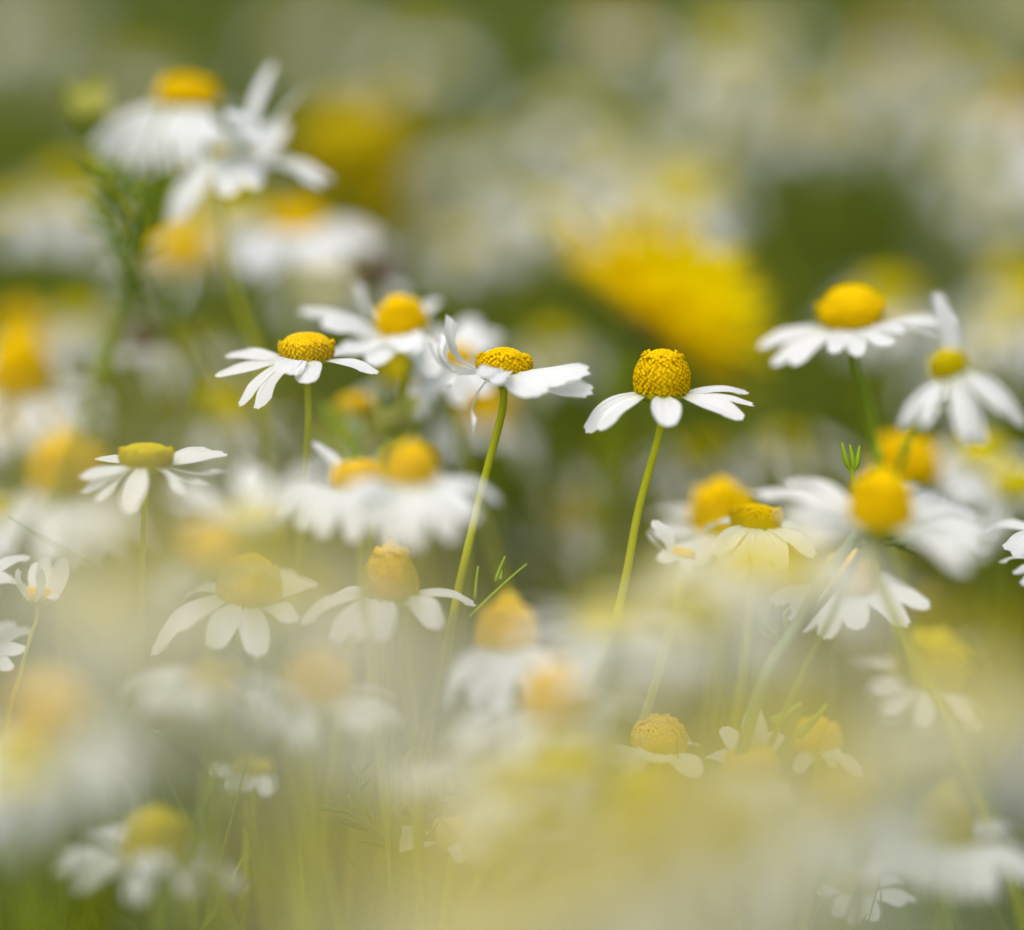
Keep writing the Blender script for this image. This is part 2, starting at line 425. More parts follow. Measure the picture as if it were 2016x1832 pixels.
flower(1732, 1030, 126, 118, 0.370, 'large blurred chamomile with tall orange cone above wide white skirt of petals', roll=3, tilt=10,
       shape='cone', detail=1, L=230, W=46, n=0, via=[(1738, 1150)],
       petals=[(1500, 965, -1), (1510, 985, -1), (1530, 1015, 1), (1560, 1065, 1), (1945, 1005, -1), (1920, 1060, 1), (1520, 1000, 1), (1540, 1040, 1), (1570, 940, -1), (1900, 980, -1), (1930, 1030, 1), (1900, 1090, 1), (1860, 1120, 1), (1830, 950, -1)])
flower(1782, 940, 130, 90, 0.452, 'orange chamomile cone looking over the shoulder of the wide-skirted flower', roll=4, tilt=12,
       shape='cone', detail=0, n=9, elev=-12, L=150, gap=[(60, 240)])
flower(1672, 1162, 105, 84, 0.416, 'chamomile below the wide skirt, cone partly crossed by a slanting green stem', roll=2, tilt=10,
       shape='cone', detail=1, L=130, W=54, n=0, via=[(1640, 1300), (1632, 1420)], smat='stem_grey',
       petals=[(1510, 1180, 1), (1530, 1210, 1), (1560, 1235, 1), (1605, 1250, 1), (1664, 1230, 1, 60), (1765, 1228, 1), (1818, 1190, 1), (1798, 1160, -1), (1590, 1160, -1)])
flower(1418, 1045, 122, 108, 0.436, 'blurred rounded orange cone standing left of a ragged flat disc', roll=2, tilt=9,
       shape='cone', detail=0, n=0, L=140, W=54, petals=[(1300, 1010, -1), (1285, 1060, 1), (1310, 1100, 1), (1370, 1120, 1), (1440, 1130, 1), (1500, 1110, 1)])
flower(1488, 1036, 104, 44, 0.409, 'ragged yellow disc rising in front of the rounded orange cone', roll=5, tilt=3,
       shape='drum', detail=2, n=0, L=120, W=40, closed=0.3, ring=0.6, petals=[(1400, 1090, 1), (1432, 1112, 1), (1480, 1120, 1), (1535, 1115, 1), (1585, 1095, 1), (1620, 1060, -1), (1390, 1050, -1)])
flower(1345, 1092, 50, 14, 0.392, 'low white chamomile whose curled petal tip pokes out left of the two yellow discs', roll=10, tilt=4,
       shape='dome', detail=1, n=0, L=80, W=36, petals=[(1274, 1046, 1, 16, -0.1, 40), (1290, 1024, -1, 36), (1295, 1100, 1), (1350, 1125, 1)])
flower(810, 948, 104, 84, 0.366, 'blurred domed chamomile, right one of the touching yellow pair', roll=0, tilt=7,
       shape='cone', detail=1, n=0, L=145, W=56, petals=[(690, 985, 1), (720, 1040, 1), (770, 1070, 1), (830, 1075, 1), (890, 1060, 1), (940, 1020, 1), (985, 985, -1), (900, 950, -1)])
flower(706, 956, 104, 50, 0.378, 'blurred flat chamomile, left one of the touching yellow pair', roll=-3, tilt=5,
       shape='flat', detail=1, n=0, L=140, W=46, petals=[(540, 992, 1, 36), (560, 1010, 1, 36), (600, 1035, 1), (640, 1050, 1), (700, 1060, 1), (618, 868, -1, 34, 0.05, 20), (780, 1040, 1)])
flower(487, 1180, 132, 96, 0.400, 'veiled chamomile tilted back to show brown florets under its yellow cone', roll=10, tilt=8,
       shape='cone', detail=2, n=0, L=128, W=52, closed=0.2, ring=0.35, via=[(500, 1290, 0.41), (515, 1420, 0.44)],
       petals=[(298, 1286, 1, 34), (310, 1258, 1, 36), (352, 1230, 1, 40), (430, 1268, 1, 56), (515, 1283, 1, 58, 0.08), (600, 1215, 1, 44), (612, 1150, -1, 56), (560, 1130, -1), (350, 1180, -1)])
flower(422, 1088, 108, 72, 0.338, 'soft yellow dome floating over the veiled tilted flower', roll=-4, tilt=8,
       shape='dome', detail=1, n=9, elev=-38, L=120, gap=[(20, 160)])
flower(768, 1168, 122, 112, 0.394, 'egg-shaped chamomile cone with drooping petals, seen through pale haze of nearer flowers', roll=1, tilt=7,
       shape='point', detail=2, n=0, L=128, W=46, closed=0.08, ring=0.16, via=[(766, 1320, 0.405), (768, 1500, 0.435)],
       petals=[(592, 1226, 1, 34, 0.14), (636, 1188, -1, 30, 0.1), (664, 1260, 1, 46, 0.1), (706, 1250, 1, 44, 0.06), (880, 1222, 1, 54, 0.12), (935, 1190, -1, 34, 0.08), (760, 1250, 1, 46)])
flower(998, 1268, 128, 112, 0.376, 'tall egg-shaped yellow cone between stems of the two sharpest flowers', roll=2, tilt=6,
       shape='point', detail=1, n=0, L=135, W=52, petals=[(900, 1340, 1), (940, 1370, 1), (990, 1385, 1), (1050, 1370, 1), (1090, 1330, 1), (880, 1390, 1, 30)])
flower(622, 1378, 132, 112, 0.356, 'blurred olive-yellow cone with single pale oval petal at its right foot', roll=3, tilt=7,
       shape='cone', detail=1, n=0, L=125, W=56, petals=[(560, 1440, 1), (605, 1460, 1), (720, 1440, 1, 60), (770, 1395, -1, 30), (540, 1410, -1), (780, 1420, 1, 40)])
flower(1092, 1405, 126, 118, 0.345, 'pale yellow cone melting into white petals below the egg-shaped cones', roll=4, tilt=8,
       shape='cone', detail=1, n=13, elev=-22, L=170)
flower(432, 1352, 100, 36, 0.350, 'small blurred yellow disc on broad white petals under the tilted flower', roll=2, tilt=7, shape='dome', detail=1, n=13, elev=-14, L=130)
flower(1296, 1476, 112, 66, 0.402, 'half-hidden bristly yellow dome with white petals lapped over its front', roll=6, tilt=7,
       shape='dome', detail=2, n=0, L=110, W=56, closed=0.05, ring=0.7, petals=[(1190, 1490, 1, 50), (1220, 1500, 1), (1270, 1480, 1, 70), (1382, 1482, -1, 40), (1360, 1512, 1)])
flower(1480, 1520, 110, 44, 0.392, 'pale veiled chamomile with broad blunt petal standing behind its disc', roll=-4, tilt=24,
       shape='flat', detail=1, n=0, L=105, W=52, petals=[(1502, 1402, -1, 56), (1545, 1452, -1, 46), (1398, 1500, -1, 40), (1420, 1560, 1), (1480, 1590, 1), (1550, 1570, 1), (1430, 1440, -1, 40)])
flower(1608, 1475, 96, 66, 0.412, 'orange-yellow cone crossed by a pointed bright green leaf', roll=3, tilt=8,
       shape='cone', detail=1, n=0, L=100, W=36, petals=[(1560, 1510, 1), (1640, 1480, 1, 34), (1625, 1500, 1, 24), (1680, 1520, 1)])
flower(1822, 1350, 140, 116, 0.440, 'blurred olive-yellow cone at the right, below a second yellow head', roll=16, tilt=10,
       shape='cone', detail=0, dmat='disc_green', n=0, L=120, W=52, petals=[(1690, 1320, -1), (1700, 1360, 1), (1720, 1400, 1), (1800, 1430, 1), (1900, 1420, 1)])
flower(1838, 1250, 130, 80, 0.500, 'darker yellow head half sunk behind the olive-yellow cone', roll=6, tilt=10, shape='dome', detail=0, dmat='disc_green', n=6, elev=-30)
flower(896, 1652, 96, 46, 0.402, 'low chamomile lying by thread leaves near the bottom, petals flat and folded', roll=8, tilt=9,
       shape='dome', detail=2, n=0, L=95, W=40, closed=0.3, ring=0.6, petals=[(752, 1645, -1, 34), (775, 1665, 1, 40), (1000, 1650, -1, 40), (905, 1682, 1, 26, 0.2, 30), (940, 1672, 1, 22, -0.1), (970, 1668, 1, 34)])
flower(308, 1690, 140, 106, 0.366, 'mustard cone at lower left with pale petals fanned up on its left side', roll=2, tilt=8,
       shape='cone', detail=1, n=0, L=125, W=40, dmat='disc_green',
       petals=[(222, 1640, -1, 38), (188, 1645, -1, 32), (160, 1652, -1, 32), (118, 1690, 1, 34), (106, 1712, 1, 34), (160, 1735, 1), (285, 1752, 1, 60), (318, 1690, 1, 70, 0.25), (420, 1695, -1, 30), (458, 1700, 1, 30), (480, 1740, 1, 50), (400, 1740, 1)])
flower(500, 1518, 84, 22, 0.425, 'tiny flat olive-yellow disc with three limp petals above the dark hollow', roll=4, tilt=3,
       shape='flat', detail=1, dmat='disc_green', n=0, L=75, W=44, petals=[(425, 1512, 1), (460, 1548, 1), (482, 1548, 1, 50), (540, 1556, 1)])
flower(1085, 1605, 104, 40, 0.335, 'blurred flat olive disc on whitish petals by the thread leaves', roll=-2, tilt=7, shape='dome', detail=1, dmat='disc_green', n=12, elev=-10, L=150)
flower(1868, 1655, 126, 124, 0.362, 'big drooping chamomile at lower right with brownish cone and greyish hanging petals', roll=4, tilt=7,
       shape='point', detail=1, dmat='disc_green', n=0, L=150, W=62, petals=[(1700, 1720, 1), (1760, 1715, 1, 50), (1800, 1730, 1), (1905, 1745, 1, 76), (1945, 1735, 1), (2020, 1715, 1), (2020, 1650, -1), (1850, 1740, 1)])
flower(1680, 1745, 96, 44, 0.414, 'small low chamomile at the bottom beneath the drooping flower', roll=5, tilt=12,
       shape='dome', detail=1, dmat='disc_green', n=0, L=85, W=44, petals=[(1600, 1745, 1, 30), (1640, 1790, 1), (1670, 1805, 1), (1705, 1798, 1), (1785, 1740, -1), (1770, 1770, 1), (1800, 1770, 1, 24)])
flower(1672, 1610, 118, 92, 0.318, 'pale ghostly yellow cone left of the drooping flower', roll=0, tilt=8, shape='cone', detail=1, n=12, elev=-35, L=150)
flower(74, 1180, 62, 24, 0.402, 'half-closed white chamomile cupping its petals upward on a thin stem', roll=3, tilt=2,
       shape='dome', detail=1, n=0, L=84, W=36, via=[(62, 1250), (34, 1350), (10, 1450)], stem_r=5,
       petals=[(44, 1118, 1, 34, -0.1), (72, 1098, 1, 40, -0.1), (98, 1102, -1, 36, -0.1), (58, 1112, -1, 34), (88, 1120, 1, 34, -0.1), (130, 1172, 1, 22)])
flower(-60, 1140, 110, 50, 0.400, 'chamomile cut by the left edge of view, only striped petals showing', roll=0, tilt=5, shape='dome', detail=1, n=0, L=112, W=36,
       petals=[(45, 1134, 1), (20, 1165, 1), (60, 1180, -1), (40, 1100, -1)])
flower(-70, 1290, 110, 50, 0.402, 'lower chamomile cut by the left edge of view, blunt petals showing', roll=0, tilt=5, shape='dome', detail=1, n=0, L=118, W=44,
       petals=[(55, 1245, -1), (62, 1275, 1), (40, 1310, 1), (10, 1230, -1)])
flower(2088, 1050, 110, 50, 0.405, 'chamomile cut by the right edge of view beside the wide skirt', roll=0, tilt=5, shape='dome', detail=1, n=0, L=130, W=40,
       petals=[(1950, 1045, -1), (1956, 1075, 1), (1975, 1090, 1)])
flower(2096, 1110, 110, 50, 0.400, 'chamomile cut by the right edge of view with three thin white petals', roll=0, tilt=5, shape='dome', detail=1, n=0, L=115, W=28,
       petals=[(1985, 1110, -1, 22), (1982, 1128, 1, 22), (1990, 1145, 1, 30)])

# ------------------------------------------------------------------ upper left group
t_hi = flower(368, 205, 126, 56, 0.455, 'tall chamomile at upper left with orange dome and heavy white skirt', roll=4, tilt=9,
       shape='dome', detail=1, L=150, W=25, n=0, via=[(330, 330), (285, 430), (262, 530), (215, 680), (165, 850)], smat='stem_dark', stem_r=11,
       petals=[(180, 292, 1), (192, 305, 1), (228, 330, 1), (240, 372, 1), (290, 352, 1), (336, 352, 1), (375, 335, 1), (215, 262, -1), (480, 215, -1), (460, 330, 1), (205, 320, 1), (255, 375, 1), (262, 345, 1), (318, 345, 1), (350, 350, 1), (240, 240, -1), (400, 345, 1), (450, 300, 1), (480, 250, -1), (420, 330, 1)])
flower(468, 320, 100, 16, 0.444, 'chamomile turned away at upper left, green back and long limp petals showing', roll=14, tilt=-22,
       shape='dome', detail=1, L=160, W=42, n=0, via=[(436, 410), (448, 520), (478, 620), (515, 720), (525, 900)], smat='stem', stem_r=6,
       petals=[(545, 130, -1, 44, 0.03), (600, 178, -1, 44, 0.03), (560, 225, -1, 50), (325, 440, 1, 46), (380, 465, 1, 50), (450, 395, 1, 66), (510, 385, 1, 50), (655, 362, 1, 46), (640, 375, 1, 44), (360, 350, -1), (560, 300, -1), (500, 230, -1, 60), (430, 240, -1, 50), (470, 250, 1, 60, 0.25), (525, 290, 1, 60, 0.2), (410, 290, 1, 50, 0.2)])
b = flower(180, 232, 70, 58, 0.455, 'greenish unopened bud at upper left above feathery leaves', roll=2, tilt=6, shape='dome', detail=1, dmat='bud', n=0, L=78, W=30,
       via=[(200, 330), (255, 500)], smat='stem_dark', name='chamomile_bud', pmat='bud',
       petals=[(140, 168, 1, 24, -0.1), (165, 160, 1, 26, -0.1), (195, 160, 1, 26, -0.1), (220, 172, 1, 24, -0.1), (180, 160, -1, 30)])
for i, q in enumerate([(270, 470, 200, 330), (270, 450, 240, 320), (285, 460, 290, 330), (290, 450, 330, 350), (280, 480, 370, 330), (275, 500, 180, 370), (265, 520, 330, 400), (250, 560, 220, 420)]):
    leaf(t_hi, q[0], q[1], 0.447, q[2], q[3], 6, 5, 'leaf', 0.006 * (i % 3 - 1), seed=i)
for i, q in enumerate([(330, 640, 420, 560), (300, 650, 400, 620), (340, 620, 350, 560)]):
    leaf(t_hi, q[0], q[1], 0.47, q[2], q[3], 6, 4, 'leaf', 0.004, seed=i + 30)
flower(360, 510, 130, 60, 0.530, 'yellow chamomile disc hanging between two stems under the upper left group', roll=3, tilt=20, shape='cone', detail=0, n=5, elev=-30)
flower(582, 448, 120, 40, 0.490, 'blurred chamomile with flat yellow disc right of the turned-away flower', roll=0, tilt=12, shape='dome', detail=0, n=0, L=180, W=66,
       petals=[(490, 540, 1), (530, 560, 1), (620, 545, 1), (680, 540, 1), (740, 500, 1), (770, 490, -1), (480, 490, -1)])

# ------------------------------------------------------------------ buds, withered heads and sprigs among the sharp flowers
bd = flower(770, 838, 62, 36, 0.424, 'striped bud with pale closed petals under the round-disc flower', roll=4, tilt=4, shape='dome', detail=1, dmat='bud', n=0, L=52, W=16, via=[(752, 900), (738, 1000)], name='chamomile_bud', pmat='bud',
       petals=[(742, 782, 1, 16), (756, 776, 1, 16), (772, 774, 1, 16), (790, 778, 1, 16), (802, 784, 1, 16), (765, 776, -1, 18)])
nb = flower(700, 818, 70, 40, 0.440, 'ragged yellow head caught among thread leaves left of the striped bud', roll=-6, tilt=10, shape='drum', detail=1, n=0, L=50, W=18, closed=0.1, ring=0.8,
       petals=[(660, 790, 1, 14), (690, 850, 1, 14), (728, 860, 1, 14)])
for i, q in enumerate([(690, 920, 660, 800), (700, 920, 690, 810), (705, 930, 720, 820), (690, 930, 640, 850)]):
    leaf(nb, q[0], q[1], 0.432, q[2], q[3], 4, 3, 'leaf_light', 0.002, seed=50 + i)
flower(795, 752, 78, 50, 0.455, 'dark mustard head tucked beneath the round-disc flower', roll=-5, tilt=4, shape='dome', detail=0, dmat='disc_green', n=5, elev=-35)
flower(742, 560, 90, 60, 0.475, 'withered grey-brown head behind the round-disc flower', roll=-4, tilt=10, shape='dome', detail=0, dmat='brown', n=0, L=70, name='withered_chamomile', petals=[(700, 520, -1, 30), (800, 590, 1, 30)])
flower(285, 690, 70, 60, 0.475, 'withered brown-centred yellow head over bare stems at left', roll=0, tilt=8, shape='cone', detail=0, dmat='brown', n=0, L=60, W=40, name='withered_chamomile', via=[(285, 860), (280, 950)], smat='stem_grey',
       petals=[(255, 720, 1, 36), (315, 715, 1, 36)])
ls_root = thing('leafy_stem', 'thick green stem slanting across the lower cone, tufted with thread leaves', 'plant', at(1380, 1900, 0.392))
mb = MB(); P = spline([at(1705, 1020, 0.397), at(1690, 1050, 0.397), at(1630, 1130, 0.396), at(1565, 1240, 0.394), at(1500, 1350, 0.392), at(1430, 1600, 0.392), at(1380, 1900, 0.392), V((at(1380, 1900, 0.392).x, at(1380, 1900, 0.392).y, 0))], 6)
ls_root.location = P[-1]
mb.tube(P, [(11 + 4 * i / len(P)) * px(0.396) for i in range(len(P))], 12, 0.06); mb.build('stem', 'stem_grey', ls_root)
mb = MB(); P = spline([at(1540, 1280, 0.393), at(1600, 1210, 0.396), at(1680, 1110, 0.40), at(1712, 1040, 0.402)], 6); mb.tube(P, [8 * px(0.396) * (1 - 0.3 * i / len(P)) for i in range(len(P))], 10); mb.build('branch', 'stem_grey', ls_root)
for i, q in enumerate([(1695, 1045, 1682, 1000), (1700, 1060, 1712, 1005), (1690, 1075, 1770, 1068), (1710, 1075, 1755, 1030), (1745, 1062, 1775, 1035), (1540, 1260, 1520, 1205), (1535, 1265, 1505, 1205), (1530, 1270, 1548, 1195), (1525, 1265, 1500, 1240), (1550, 1250, 1552, 1210), (1740, 1072, 1852, 1065), (1770, 1075, 1860, 1035)]):
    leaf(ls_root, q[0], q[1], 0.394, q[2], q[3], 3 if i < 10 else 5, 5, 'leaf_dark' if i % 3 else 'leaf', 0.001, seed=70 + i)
sp = thing('leaf_sprig', 'bright green three-pronged leaf tip in front of the orange cones', 'leaf', at(1692, 960, 0.399))
mb = MB()
for q in [(1657, 872), (1673, 876), (1692, 878)]:
    A, B, D = at(1694, 1010, 0.399), at(1679, 938, 0.399), at(q[0], q[1], 0.399 + (q[0] - 1675) * 1e-5)
    mb.tube(spline([A, B, B.lerp(D, 0.4) + RT * (-0.0002 if q[0] < 1670 else 0.0002), D], 5), [r_ * px(0.4) for r_ in [3] * 8 + [4, 5, 5.5, 5.5, 5, 4, 3, 1.5]][:16], 8)
mb.build('leaf', 'leaf_light', sp)
s2 = thing('leaf_sprig', 'fine forked thread leaf beside the upcurled flower stem', 'leaf', at(930, 1230, 0.400))
for i, q in enumerate([(935, 1180, 938, 1115), (925, 1215, 1032, 1105), (975, 1145, 992, 1095), (985, 1142, 987, 1125)]):
    leaf(s2, q[0], q[1], 0.400, q[2], q[3], 0, 3.2, 'leaf_light', 0.0005, bend=-0.05, seed=90 + i)
s3 = thing('leafy_stem', 'upright pair of stems with dark thread leaves at the low lying flower', 'plant', at(800, 1900, 0.400))
for a0, pts_ in enumerate([[(826, 1832), (828, 1650), (835, 1540), (852, 1450), (862, 1400)], [(778, 1832), (782, 1650), (780, 1560), (775, 1480), (772, 1400)]]):
    mb = MB(); W_ = [V((at(*pts_[0], 0.4).x, at(*pts_[0], 0.4).y + 0.01, 0))] + [at(*q, 0.4) for q in pts_]
    if a0 == 0: s3.location = W_[0]
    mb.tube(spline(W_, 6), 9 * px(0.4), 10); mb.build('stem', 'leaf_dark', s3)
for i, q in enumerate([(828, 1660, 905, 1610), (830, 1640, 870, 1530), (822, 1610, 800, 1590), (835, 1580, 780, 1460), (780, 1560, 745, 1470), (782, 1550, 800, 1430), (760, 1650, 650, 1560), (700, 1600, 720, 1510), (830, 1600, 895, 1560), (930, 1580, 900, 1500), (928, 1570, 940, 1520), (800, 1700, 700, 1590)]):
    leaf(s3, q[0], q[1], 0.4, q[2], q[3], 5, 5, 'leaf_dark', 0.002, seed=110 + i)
s4 = thing('leafy_stem', 'green stem with side shoot rising from the dark hollow by the tiny flat flower', 'plant', at(400, 1900, 0.41))
mb = MB(); W_ = [V((at(400, 1832, 0.41).x, at(400, 1832, 0.41).y + 0.01, 0)), at(400, 1832, 0.41), at(400, 1650, 0.41), at(402, 1520, 0.41), at(412, 1300, 0.41), at(420, 1200, 0.41)]
s4.location = W_[0]; mb.tube(spline(W_, 6), 13 * px(0.4), 10); mb.build('stem', 'leaf_dark', s4)
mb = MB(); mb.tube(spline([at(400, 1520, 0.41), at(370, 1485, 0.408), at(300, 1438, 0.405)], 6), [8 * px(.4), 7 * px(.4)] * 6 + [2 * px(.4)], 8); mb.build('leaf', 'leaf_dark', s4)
s5 = thing('leaf_sprig', 'pointed green leaves around the orange-yellow cone at lower right', 'leaf', at(1600, 1530, 0.402))
for i, q in enumerate([(1570, 1450, 1635, 1398), (1520, 1420, 1580, 1395)]):
    leaf(s5, q[0], q[1], 0.402, q[2], q[3], 0, 7, 'leaf_light', 0.001, seed=140 + i)

# ------------------------------------------------------------------ the big shaggy yellow flower
dl = at(1262, 672, 0.480); s = px(0.476)
dax = (RT * 0.60 + UP * 0.76 - FW * 0.02).normalized()
dr_ = thing('dandelion', 'large shaggy yellow flower, brightest bloom, tilted behind the tall cone', 'flower', V((dl.x - 0.01, dl.y + 0.02, 0)))
mb = MB(); rg = random.Random(3)
e1 = dax.orthogonal().normalized(); e2 = dax.cross(e1)
for layer, (nn_, el, ln, r0) in enumerate([(70, 6, 205, 55), (62, 20, 225, 48), (56, 34, 245, 40), (50, 48, 245, 32), (44, 62, 240, 22), (30, 78, 238, 10)]):
    for i in range(nn_):
        az = 2 * math.pi * (i + rg.uniform(-.3, .3)) / nn_; fl = e1 * math.cos(az) + e2 * math.sin(az); e = R(el + rg.gauss(0, 5))
        ch = (fl * math.cos(e) + dax * math.sin(e)) * (ln * s * rg.uniform(0.72, 1.12))
        pm = petal_mb(dl + fl * (r0 * s) + dax * (20 * s), ch, dax, 30 * s, 0.06, 0.1, 0, (5, 2), 0, rg)
        k0 = len(mb.v); mb.v += pm.v; mb.f += [tuple(a + k0 for a in f) for f in pm.f]
mb.build('flower_head', 'dandelion', dr_)
calyx_mb(dl + dax * (20 * s), dax, 110 * s, 12 * s).build('calyx', 'stem_grey', dr_)
mb = MB(); mb.tube(spline([dl - dax * (20 * s), dl - dax * (70 * s), dl - dax * (110 * s) - UP * 0.02, V((dl.x - 0.01, dl.y + 0.02, 0))], 8), 14 * s, 10); mb.build('stem', 'stem_dark', dr_)

# ------------------------------------------------------------------ blurred flowers just behind, at the left edge and centre
def bg(x, y, d, label, size=1.0, shape='dome', dm='disc', n=14, elev=-18, tilt=14, roll=0, hh=0.55, **k):
    wpx = 0.0074 * size * F / d
    flower(x, y, wpx, wpx * hh, d, label, roll, tilt, shape, 0, None, n, elev, 12, via=(), dmat=dm, L=0.0085 * size * F / d, W=0.0036 * size * F / d, name='chamomile_flower', **k)
bg(40, 775, 0.475, 'tall yellow cone at the left edge of view above white petals', 1.2, 'cone', hh=1.1, elev=-22)
bg(45, 680, 0.52, 'orange cone peeking over the tall cone at the left edge', 1.0, 'point', hh=1.0, elev=-30)
bg(135, 965, 0.465, 'orange-yellow cone behind the flat button disc at left', 1.3, 'cone', hh=0.9, elev=-45)
bg(0, 1020, 0.47, 'white-petalled flower low at the left edge', 1.0, 'dome', elev=-6, hh=.25, dm='lemon')
bg(60, 850, 0.50, 'white flower under the left edge cone', 1.0, 'flat', elev=-10, hh=.3)
bg(690, 330, 0.58, 'dull mustard head right of the turned-away flower', 2.6, 'dome', dm='mustard', n=0, tilt=30)
bg(740, 420, 0.62, 'olive mustard head under the dull mustard one', 2.0, 'dome', dm='mustard', n=0, tilt=30)
bg(760, 270, 0.66, 'third mustard head, hazier and higher than the dull one', 1.8, 'dome', dm='mustard', n=0, tilt=30)
for i, (x, y, d, lb) in enumerate([
    (1210, 70, 0.68, 'hazy yellow centre high above the shaggy flower'), (1755, 110, 0.72, 'small hazy yellow centre near the top right'), (1590, 250, 0.62, 'olive smudge of a head right of centre at top'),
    (2012, 230, 0.60, 'orange centre at the top right edge'), (830, 110, 0.66, 'large hazy white flower at top centre'), (1130, 240, 0.64, 'hazy white flower above the shaggy flower'), (1260, 320, 0.62, 'second hazy white flower just above the shaggy flower'),
    (1900, 290, 0.60, 'hazy white flower at the right under the orange centre'), (1990, 380, 0.58, 'hazy white flower at right edge, lower of two'), (10, 420, 0.56, 'hazy white flower at left edge above the cones'), (40, 40, 0.72, 'hazy white flower in the top left corner'), (610, 75, 0.76, 'hazy white flower right of the upper left pair, at the top'), (1480, 70, 0.74, 'hazy white flower along the top edge, right of the high yellow centre'), (1690, 210, 0.70, 'hazy white flower under the small hazy yellow centre'), (960, 330, 0.62, 'hazy white flower midway between mustard heads and shaggy flower'),
    (1960, 660, 0.52, 'pale flower behind the tattered one at right'), (1900, 740, 0.53, 'second pale flower behind the tattered one'), (1090, 690, 0.56, 'pale flower in the gap between the two sharpest'),
    (690, 880, 0.5, 'beige flower behind the touching yellow pair'), (450, 830, 0.52, 'beige flower between flat button and rough low disc'), (380, 700, 0.54, 'grey-white flower behind the withered head'), (150, 640, 0.55, 'grey-white flower at left behind the green cluster'),
    (1380, 900, 0.50, 'greyish flower right of the tall cone'), (1560, 880, 0.52, 'greyish flower over the orange cones'), (1930, 900, 0.48, 'grey-white flower below the tattered one'), (2000, 960, 0.47, 'grey-white flower at the right edge'),
    (960, 830, 0.5, 'mustard centre behind the upcurled flower stem'), (1180, 930, 0.55, 'olive flower between two sharp stems'), (1130, 1040, 0.52, 'second olive flower lower between two sharp stems'), (640, 560, 0.56, 'white flower below the flat yellow disc')]):
    if y < 400: d += 0.07 if 'white' in lb else 0.0
    bg(x, y, d, lb, (1.35 if 'white' in lb and y < 400 else 1.0), n=9, tilt=rnd.uniform(6, 24), dm='disc_green' if 'olive' in lb else 'lemon' if any(q in lb for q in ('white', 'pale', 'grey', 'beige')) else 'disc', elev=-24 if 'white' in lb else -34, hh=0.3 if 'white' in lb or 'pale' in lb or 'grey' in lb else 0.7)

# ------------------------------------------------------------------ the near flowers that veil the lower half
def fg(x, y, d, label, size=1.0, shape='dome', n=13, elev=-22, hh=0.6, dm='lemon', **k):
    wpx = 0.0072 * size * F / d
    flower(x, y, wpx, wpx * hh, d, label, rnd.uniform(-8, 8), rnd.uniform(4, 14), shape, 1, None, n, elev, 12, via=(), dmat=dm, L=0.0085 * size * F / d, W=0.0036 * size * F / d, **k)

fg(85, 1450, 0.315, 'melted yellow ball with white petals at the left edge, lower down', 1.15, 'cone', hh=0.7, elev=-30, dm='disc')
fg(20, 1530, 0.30, 'white blur at the left edge over the dark hollow', elev=-6, hh=.3, n=10)
fg(190, 1150, 0.23, 'creamy out-of-focus flower under the flat button disc', n=10)
fg(300, 1260, 0.22, 'second creamy out-of-focus flower under the flat button disc', n=7, shape='cone', hh=.8)
fg(1480, 1100, 0.315, 'creamy yellow flower dissolving under the two orange discs', elev=-8, n=12, hh=.3)
fg(1555, 1125, 0.30, 'cream flower dissolving beside the slanting green stem', elev=-10, n=12, hh=.4)
fg(1350, 1200, 0.27, 'yellow heart of a near flower right of the tall cone stem', elev=-25, n=10)
fg(1190, 1225, 0.325, 'white blur of petals between the sharpest stems', elev=-14, hh=.3, n=9)
fg(790, 1310, 0.22, 'olive-yellow blur beneath the egg-shaped cone', shape='cone', hh=0.9, elev=-35, n=7, dm='disc_green')
fg(1330, 1640, 0.22, 'yellow-green blur low in the centre', shape='cone', hh=0.9, elev=-50, n=5, dm='disc_green', size=1.1)
fg(1110, 1500, 0.325, 'whitish blur under the pale yellow cone', elev=-8, hh=.3, n=7)
fg(1680, 1440, 0.22, 'cream band of petals right of the bristly dome', elev=-8, hh=.4, n=7)
fg(1890, 1440, 0.235, 'second cream band of petals, closer to the right edge', elev=-8, hh=.4, n=7)
fg(1960, 1410, 0.25, 'dull yellow blur at the right edge under the olive cone', elev=-30, n=7, shape='cone', hh=.8)
fg(1560, 1580, 0.24, 'cream blur under the pale veiled flower', elev=-15, n=6, hh=.7)
fg(1470, 1690, 0.26, 'dim whitish flower low between two olive blurs', elev=-16, n=7, hh=.6)
fg(280, 1180, 0.14, 'palest veil of a very near flower over the left side', n=5, elev=-15)
fg(1480, 1430, 0.135, 'palest veil of a very near flower over the lower right', n=5, elev=-15)
fg(1520, 1650, 0.315, 'soft white petals of a drooping flower left of the ghostly cone', n=9, elev=-35, hh=.5)
fg(1265, 1600, 0.30, 'soft lemon cone of a near flower under the bristly dome', n=6, elev=-35, shape='cone', hh=.9, size=1.1)
fg(1190, 1740, 0.28, 'soft lemon head low at the centre, with a few petals', n=8, elev=-25, hh=.7)
fg(1000, 1530, 0.325, 'soft white flower by the thread leaves at the lower centre', n=9, elev=-14, hh=.3)
fg(500, 1025, 0.345, 'pale lemon-white bloom with petals spread upward between button disc and touching yellow pair', n=11, elev=25, hh=.3, size=.9)
fg(560, 1140, 0.27, 'faint creamy flower over the right petals of the veiled tilted flower', n=6, elev=-20, hh=.5)
fg(760, 1860, 0.17, 'yellow blur on the bottom edge, left of centre', n=4, shape='cone', hh=.9, elev=-45, size=1.15)
fg(980, 1800, 0.20, 'second yellow blur on the bottom edge, nearer the centre', n=4, shape='cone', hh=.9, elev=-45, size=1.1)
fg(1110, 1840, 0.17, 'olive blur on the bottom edge at centre', n=7, shape='cone', hh=.9, elev=-25, dm='disc_green')
fg(1400, 1880, 0.18, 'green-white blur on the bottom edge right of centre', n=6, dm='disc_green')
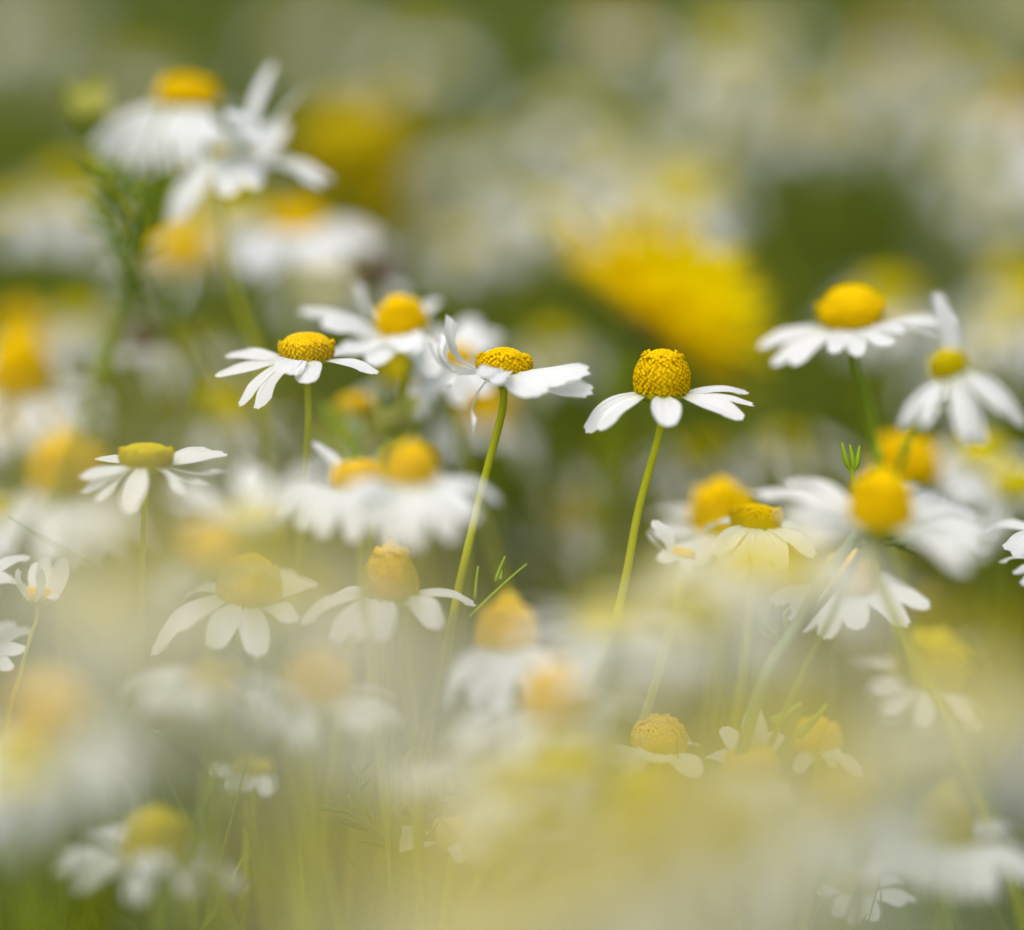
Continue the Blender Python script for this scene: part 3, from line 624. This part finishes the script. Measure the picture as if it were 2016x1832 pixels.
fg(1130, 1710, 0.22, 'olive cone of a near flower below the blurred flat olive disc', elev=-40, n=5, dm='disc_green', shape='cone', hh=.8)

# ------------------------------------------------------------------ meadow behind: whole flowers, copies of a few
HOLES = [(370, 120, 150, 80), (1640, 800, 90, 90), (960, 590, 110, 90), (1780, 480, 150, 80), (1540, 190, 120, 60), (170, 90, 110, 80), (470, 30, 90, 60), (800, 470, 90, 60), (60, 300, 120, 120)]
def clear(p):
    x, y, d = proj(p)
    return all(((x - a) / c) ** 2 + ((y - b2) / e) ** 2 > 1 for a, b2, c, e in HOLES)
protos = []
Z0 = 0.232
spots = []
tries = 0
from mathutils import noise as mn
while len(spots) < 150 and tries < 40000:
    tries += 1
    d = 0.52 + 1.45 * rnd.random() ** 0.8
    half = (1008 / F) * d * 1.12
    p = V((rnd.uniform(-half, half), d * math.cos(PITCH), Z0 + rnd.gauss(0, 0.012)))
    p.y = d
    sx, sy, _ = proj(p)
    if mn.noise(V((sx / 330, sy / 170, 3.3))) < 0.25 + 0.05 * (d > 0.95): continue
    if clear(p) and all((p - q).length > 0.021 for q in spots): spots.append(p)
BGLAB = ['far chamomile in the hazy mass of white flowers across the upper meadow', 'far chamomile with tall cone in the hazy upper meadow', 'far flat-disced chamomile in the hazy upper meadow', 'far drooping chamomile in the hazy upper meadow', 'far wide white chamomile in the hazy upper meadow']
for i, p in enumerate(spots):
    k = i % 5
    if i < 5:
        x, y, d = proj(p)
        wpx = 0.0074 * F / d
        r_ = flower(x, y, wpx, wpx * (0.45, 0.95, 0.3, 0.7, 0.4)[k], d, BGLAB[k], rnd.uniform(-10, 10), rnd.uniform(0, 10), ('dome', 'cone', 'flat', 'cone', 'dome')[k], 0, None, 9, (-22, -30, -12, -50, -8)[k], 14,
                    dmat='lemon', L=(0.0085, 0.008, 0.0085, 0.0085, 0.0095)[k] * F / d, W=0.0037 * F / d, group='chamomile flowers of the far meadow')
        protos.append((r_, p - V(r_.location)))
    else:
        r_, off = protos[k]
        c = copy_tree(r_)
        rz = rnd.uniform(0, 6.28); sc_ = rnd.uniform(0.85, 1.15)
        c.rotation_euler = (0, 0, rz)
        o2 = Matrix.Rotation(rz, 3, 'Z') @ off
        c.location = (p.x - o2.x, p.y - o2.y, p.z - off.z)

# ------------------------------------------------------------------ undergrowth: blades and thread leaves nobody could count
def undergrowth(name, label, cnt, d0, d1, top, spread, seed, wd=(0.0006, 0.0016), m='under'):
    rg = random.Random(seed); mb = MB()
    for _ in range(cnt):
        d = d0 + (d1 - d0) * rg.random()
        half = (1008 / F) * d * 1.25 + 0.01
        x = rg.uniform(-half, half); z1 = top + rg.gauss(0, spread)
        z0 = max(0.0, z1 - rg.uniform(0.05, 0.14))
        lean = V((max(-.3, min(.3, rg.gauss(0, 0.2))), rg.gauss(0, 0.2), 1)).normalized()
        p0 = V((x, d, z0)); L = z1 - z0; w_ = rg.uniform(*wd)
        side = V((math.cos(a := rg.uniform(0, 6.28)), math.sin(a), 0)); cv = V((rg.gauss(0, 0.25), rg.gauss(0, 0.25), 0))
        b0 = len(mb.v)
        for i in range(5):
            t = i / 4; c = p0 + lean * (L * t) + cv * (L * t * t); ww = w_ * (1 - t ** 2) + 0.0001
            mb.v.append(c + side * ww); mb.v.append(c - side * ww)
        for i in range(4):
            q = b0 + 2 * i; mb.f.append((q, q + 1, q + 3, q + 2))
    o = mb.build(name, m); o['kind'] = 'stuff'; o['label'] = label; o['category'] = 'grass'
    return o
undergrowth('grass', 'thin green blades and thread leaves filling the gaps beneath the flowers', 16000, 0.47, 1.2, 0.200, 0.014, 11)
undergrowth('grass', 'hazy green blades of the far meadow', 22000, 0.75, 4.5, 0.220, 0.018, 12, (0.001, 0.003), 'far_under')
undergrowth('grass', 'few blurred green blades low in front', 900, 0.24, 0.44, 0.165, 0.02, 13)
undergrowth('grass', 'melted pale green leaves along the bottom edge', 100, 0.12, 0.26, 0.232, 0.010, 14, (0.0008, 0.0016), 'leaf')
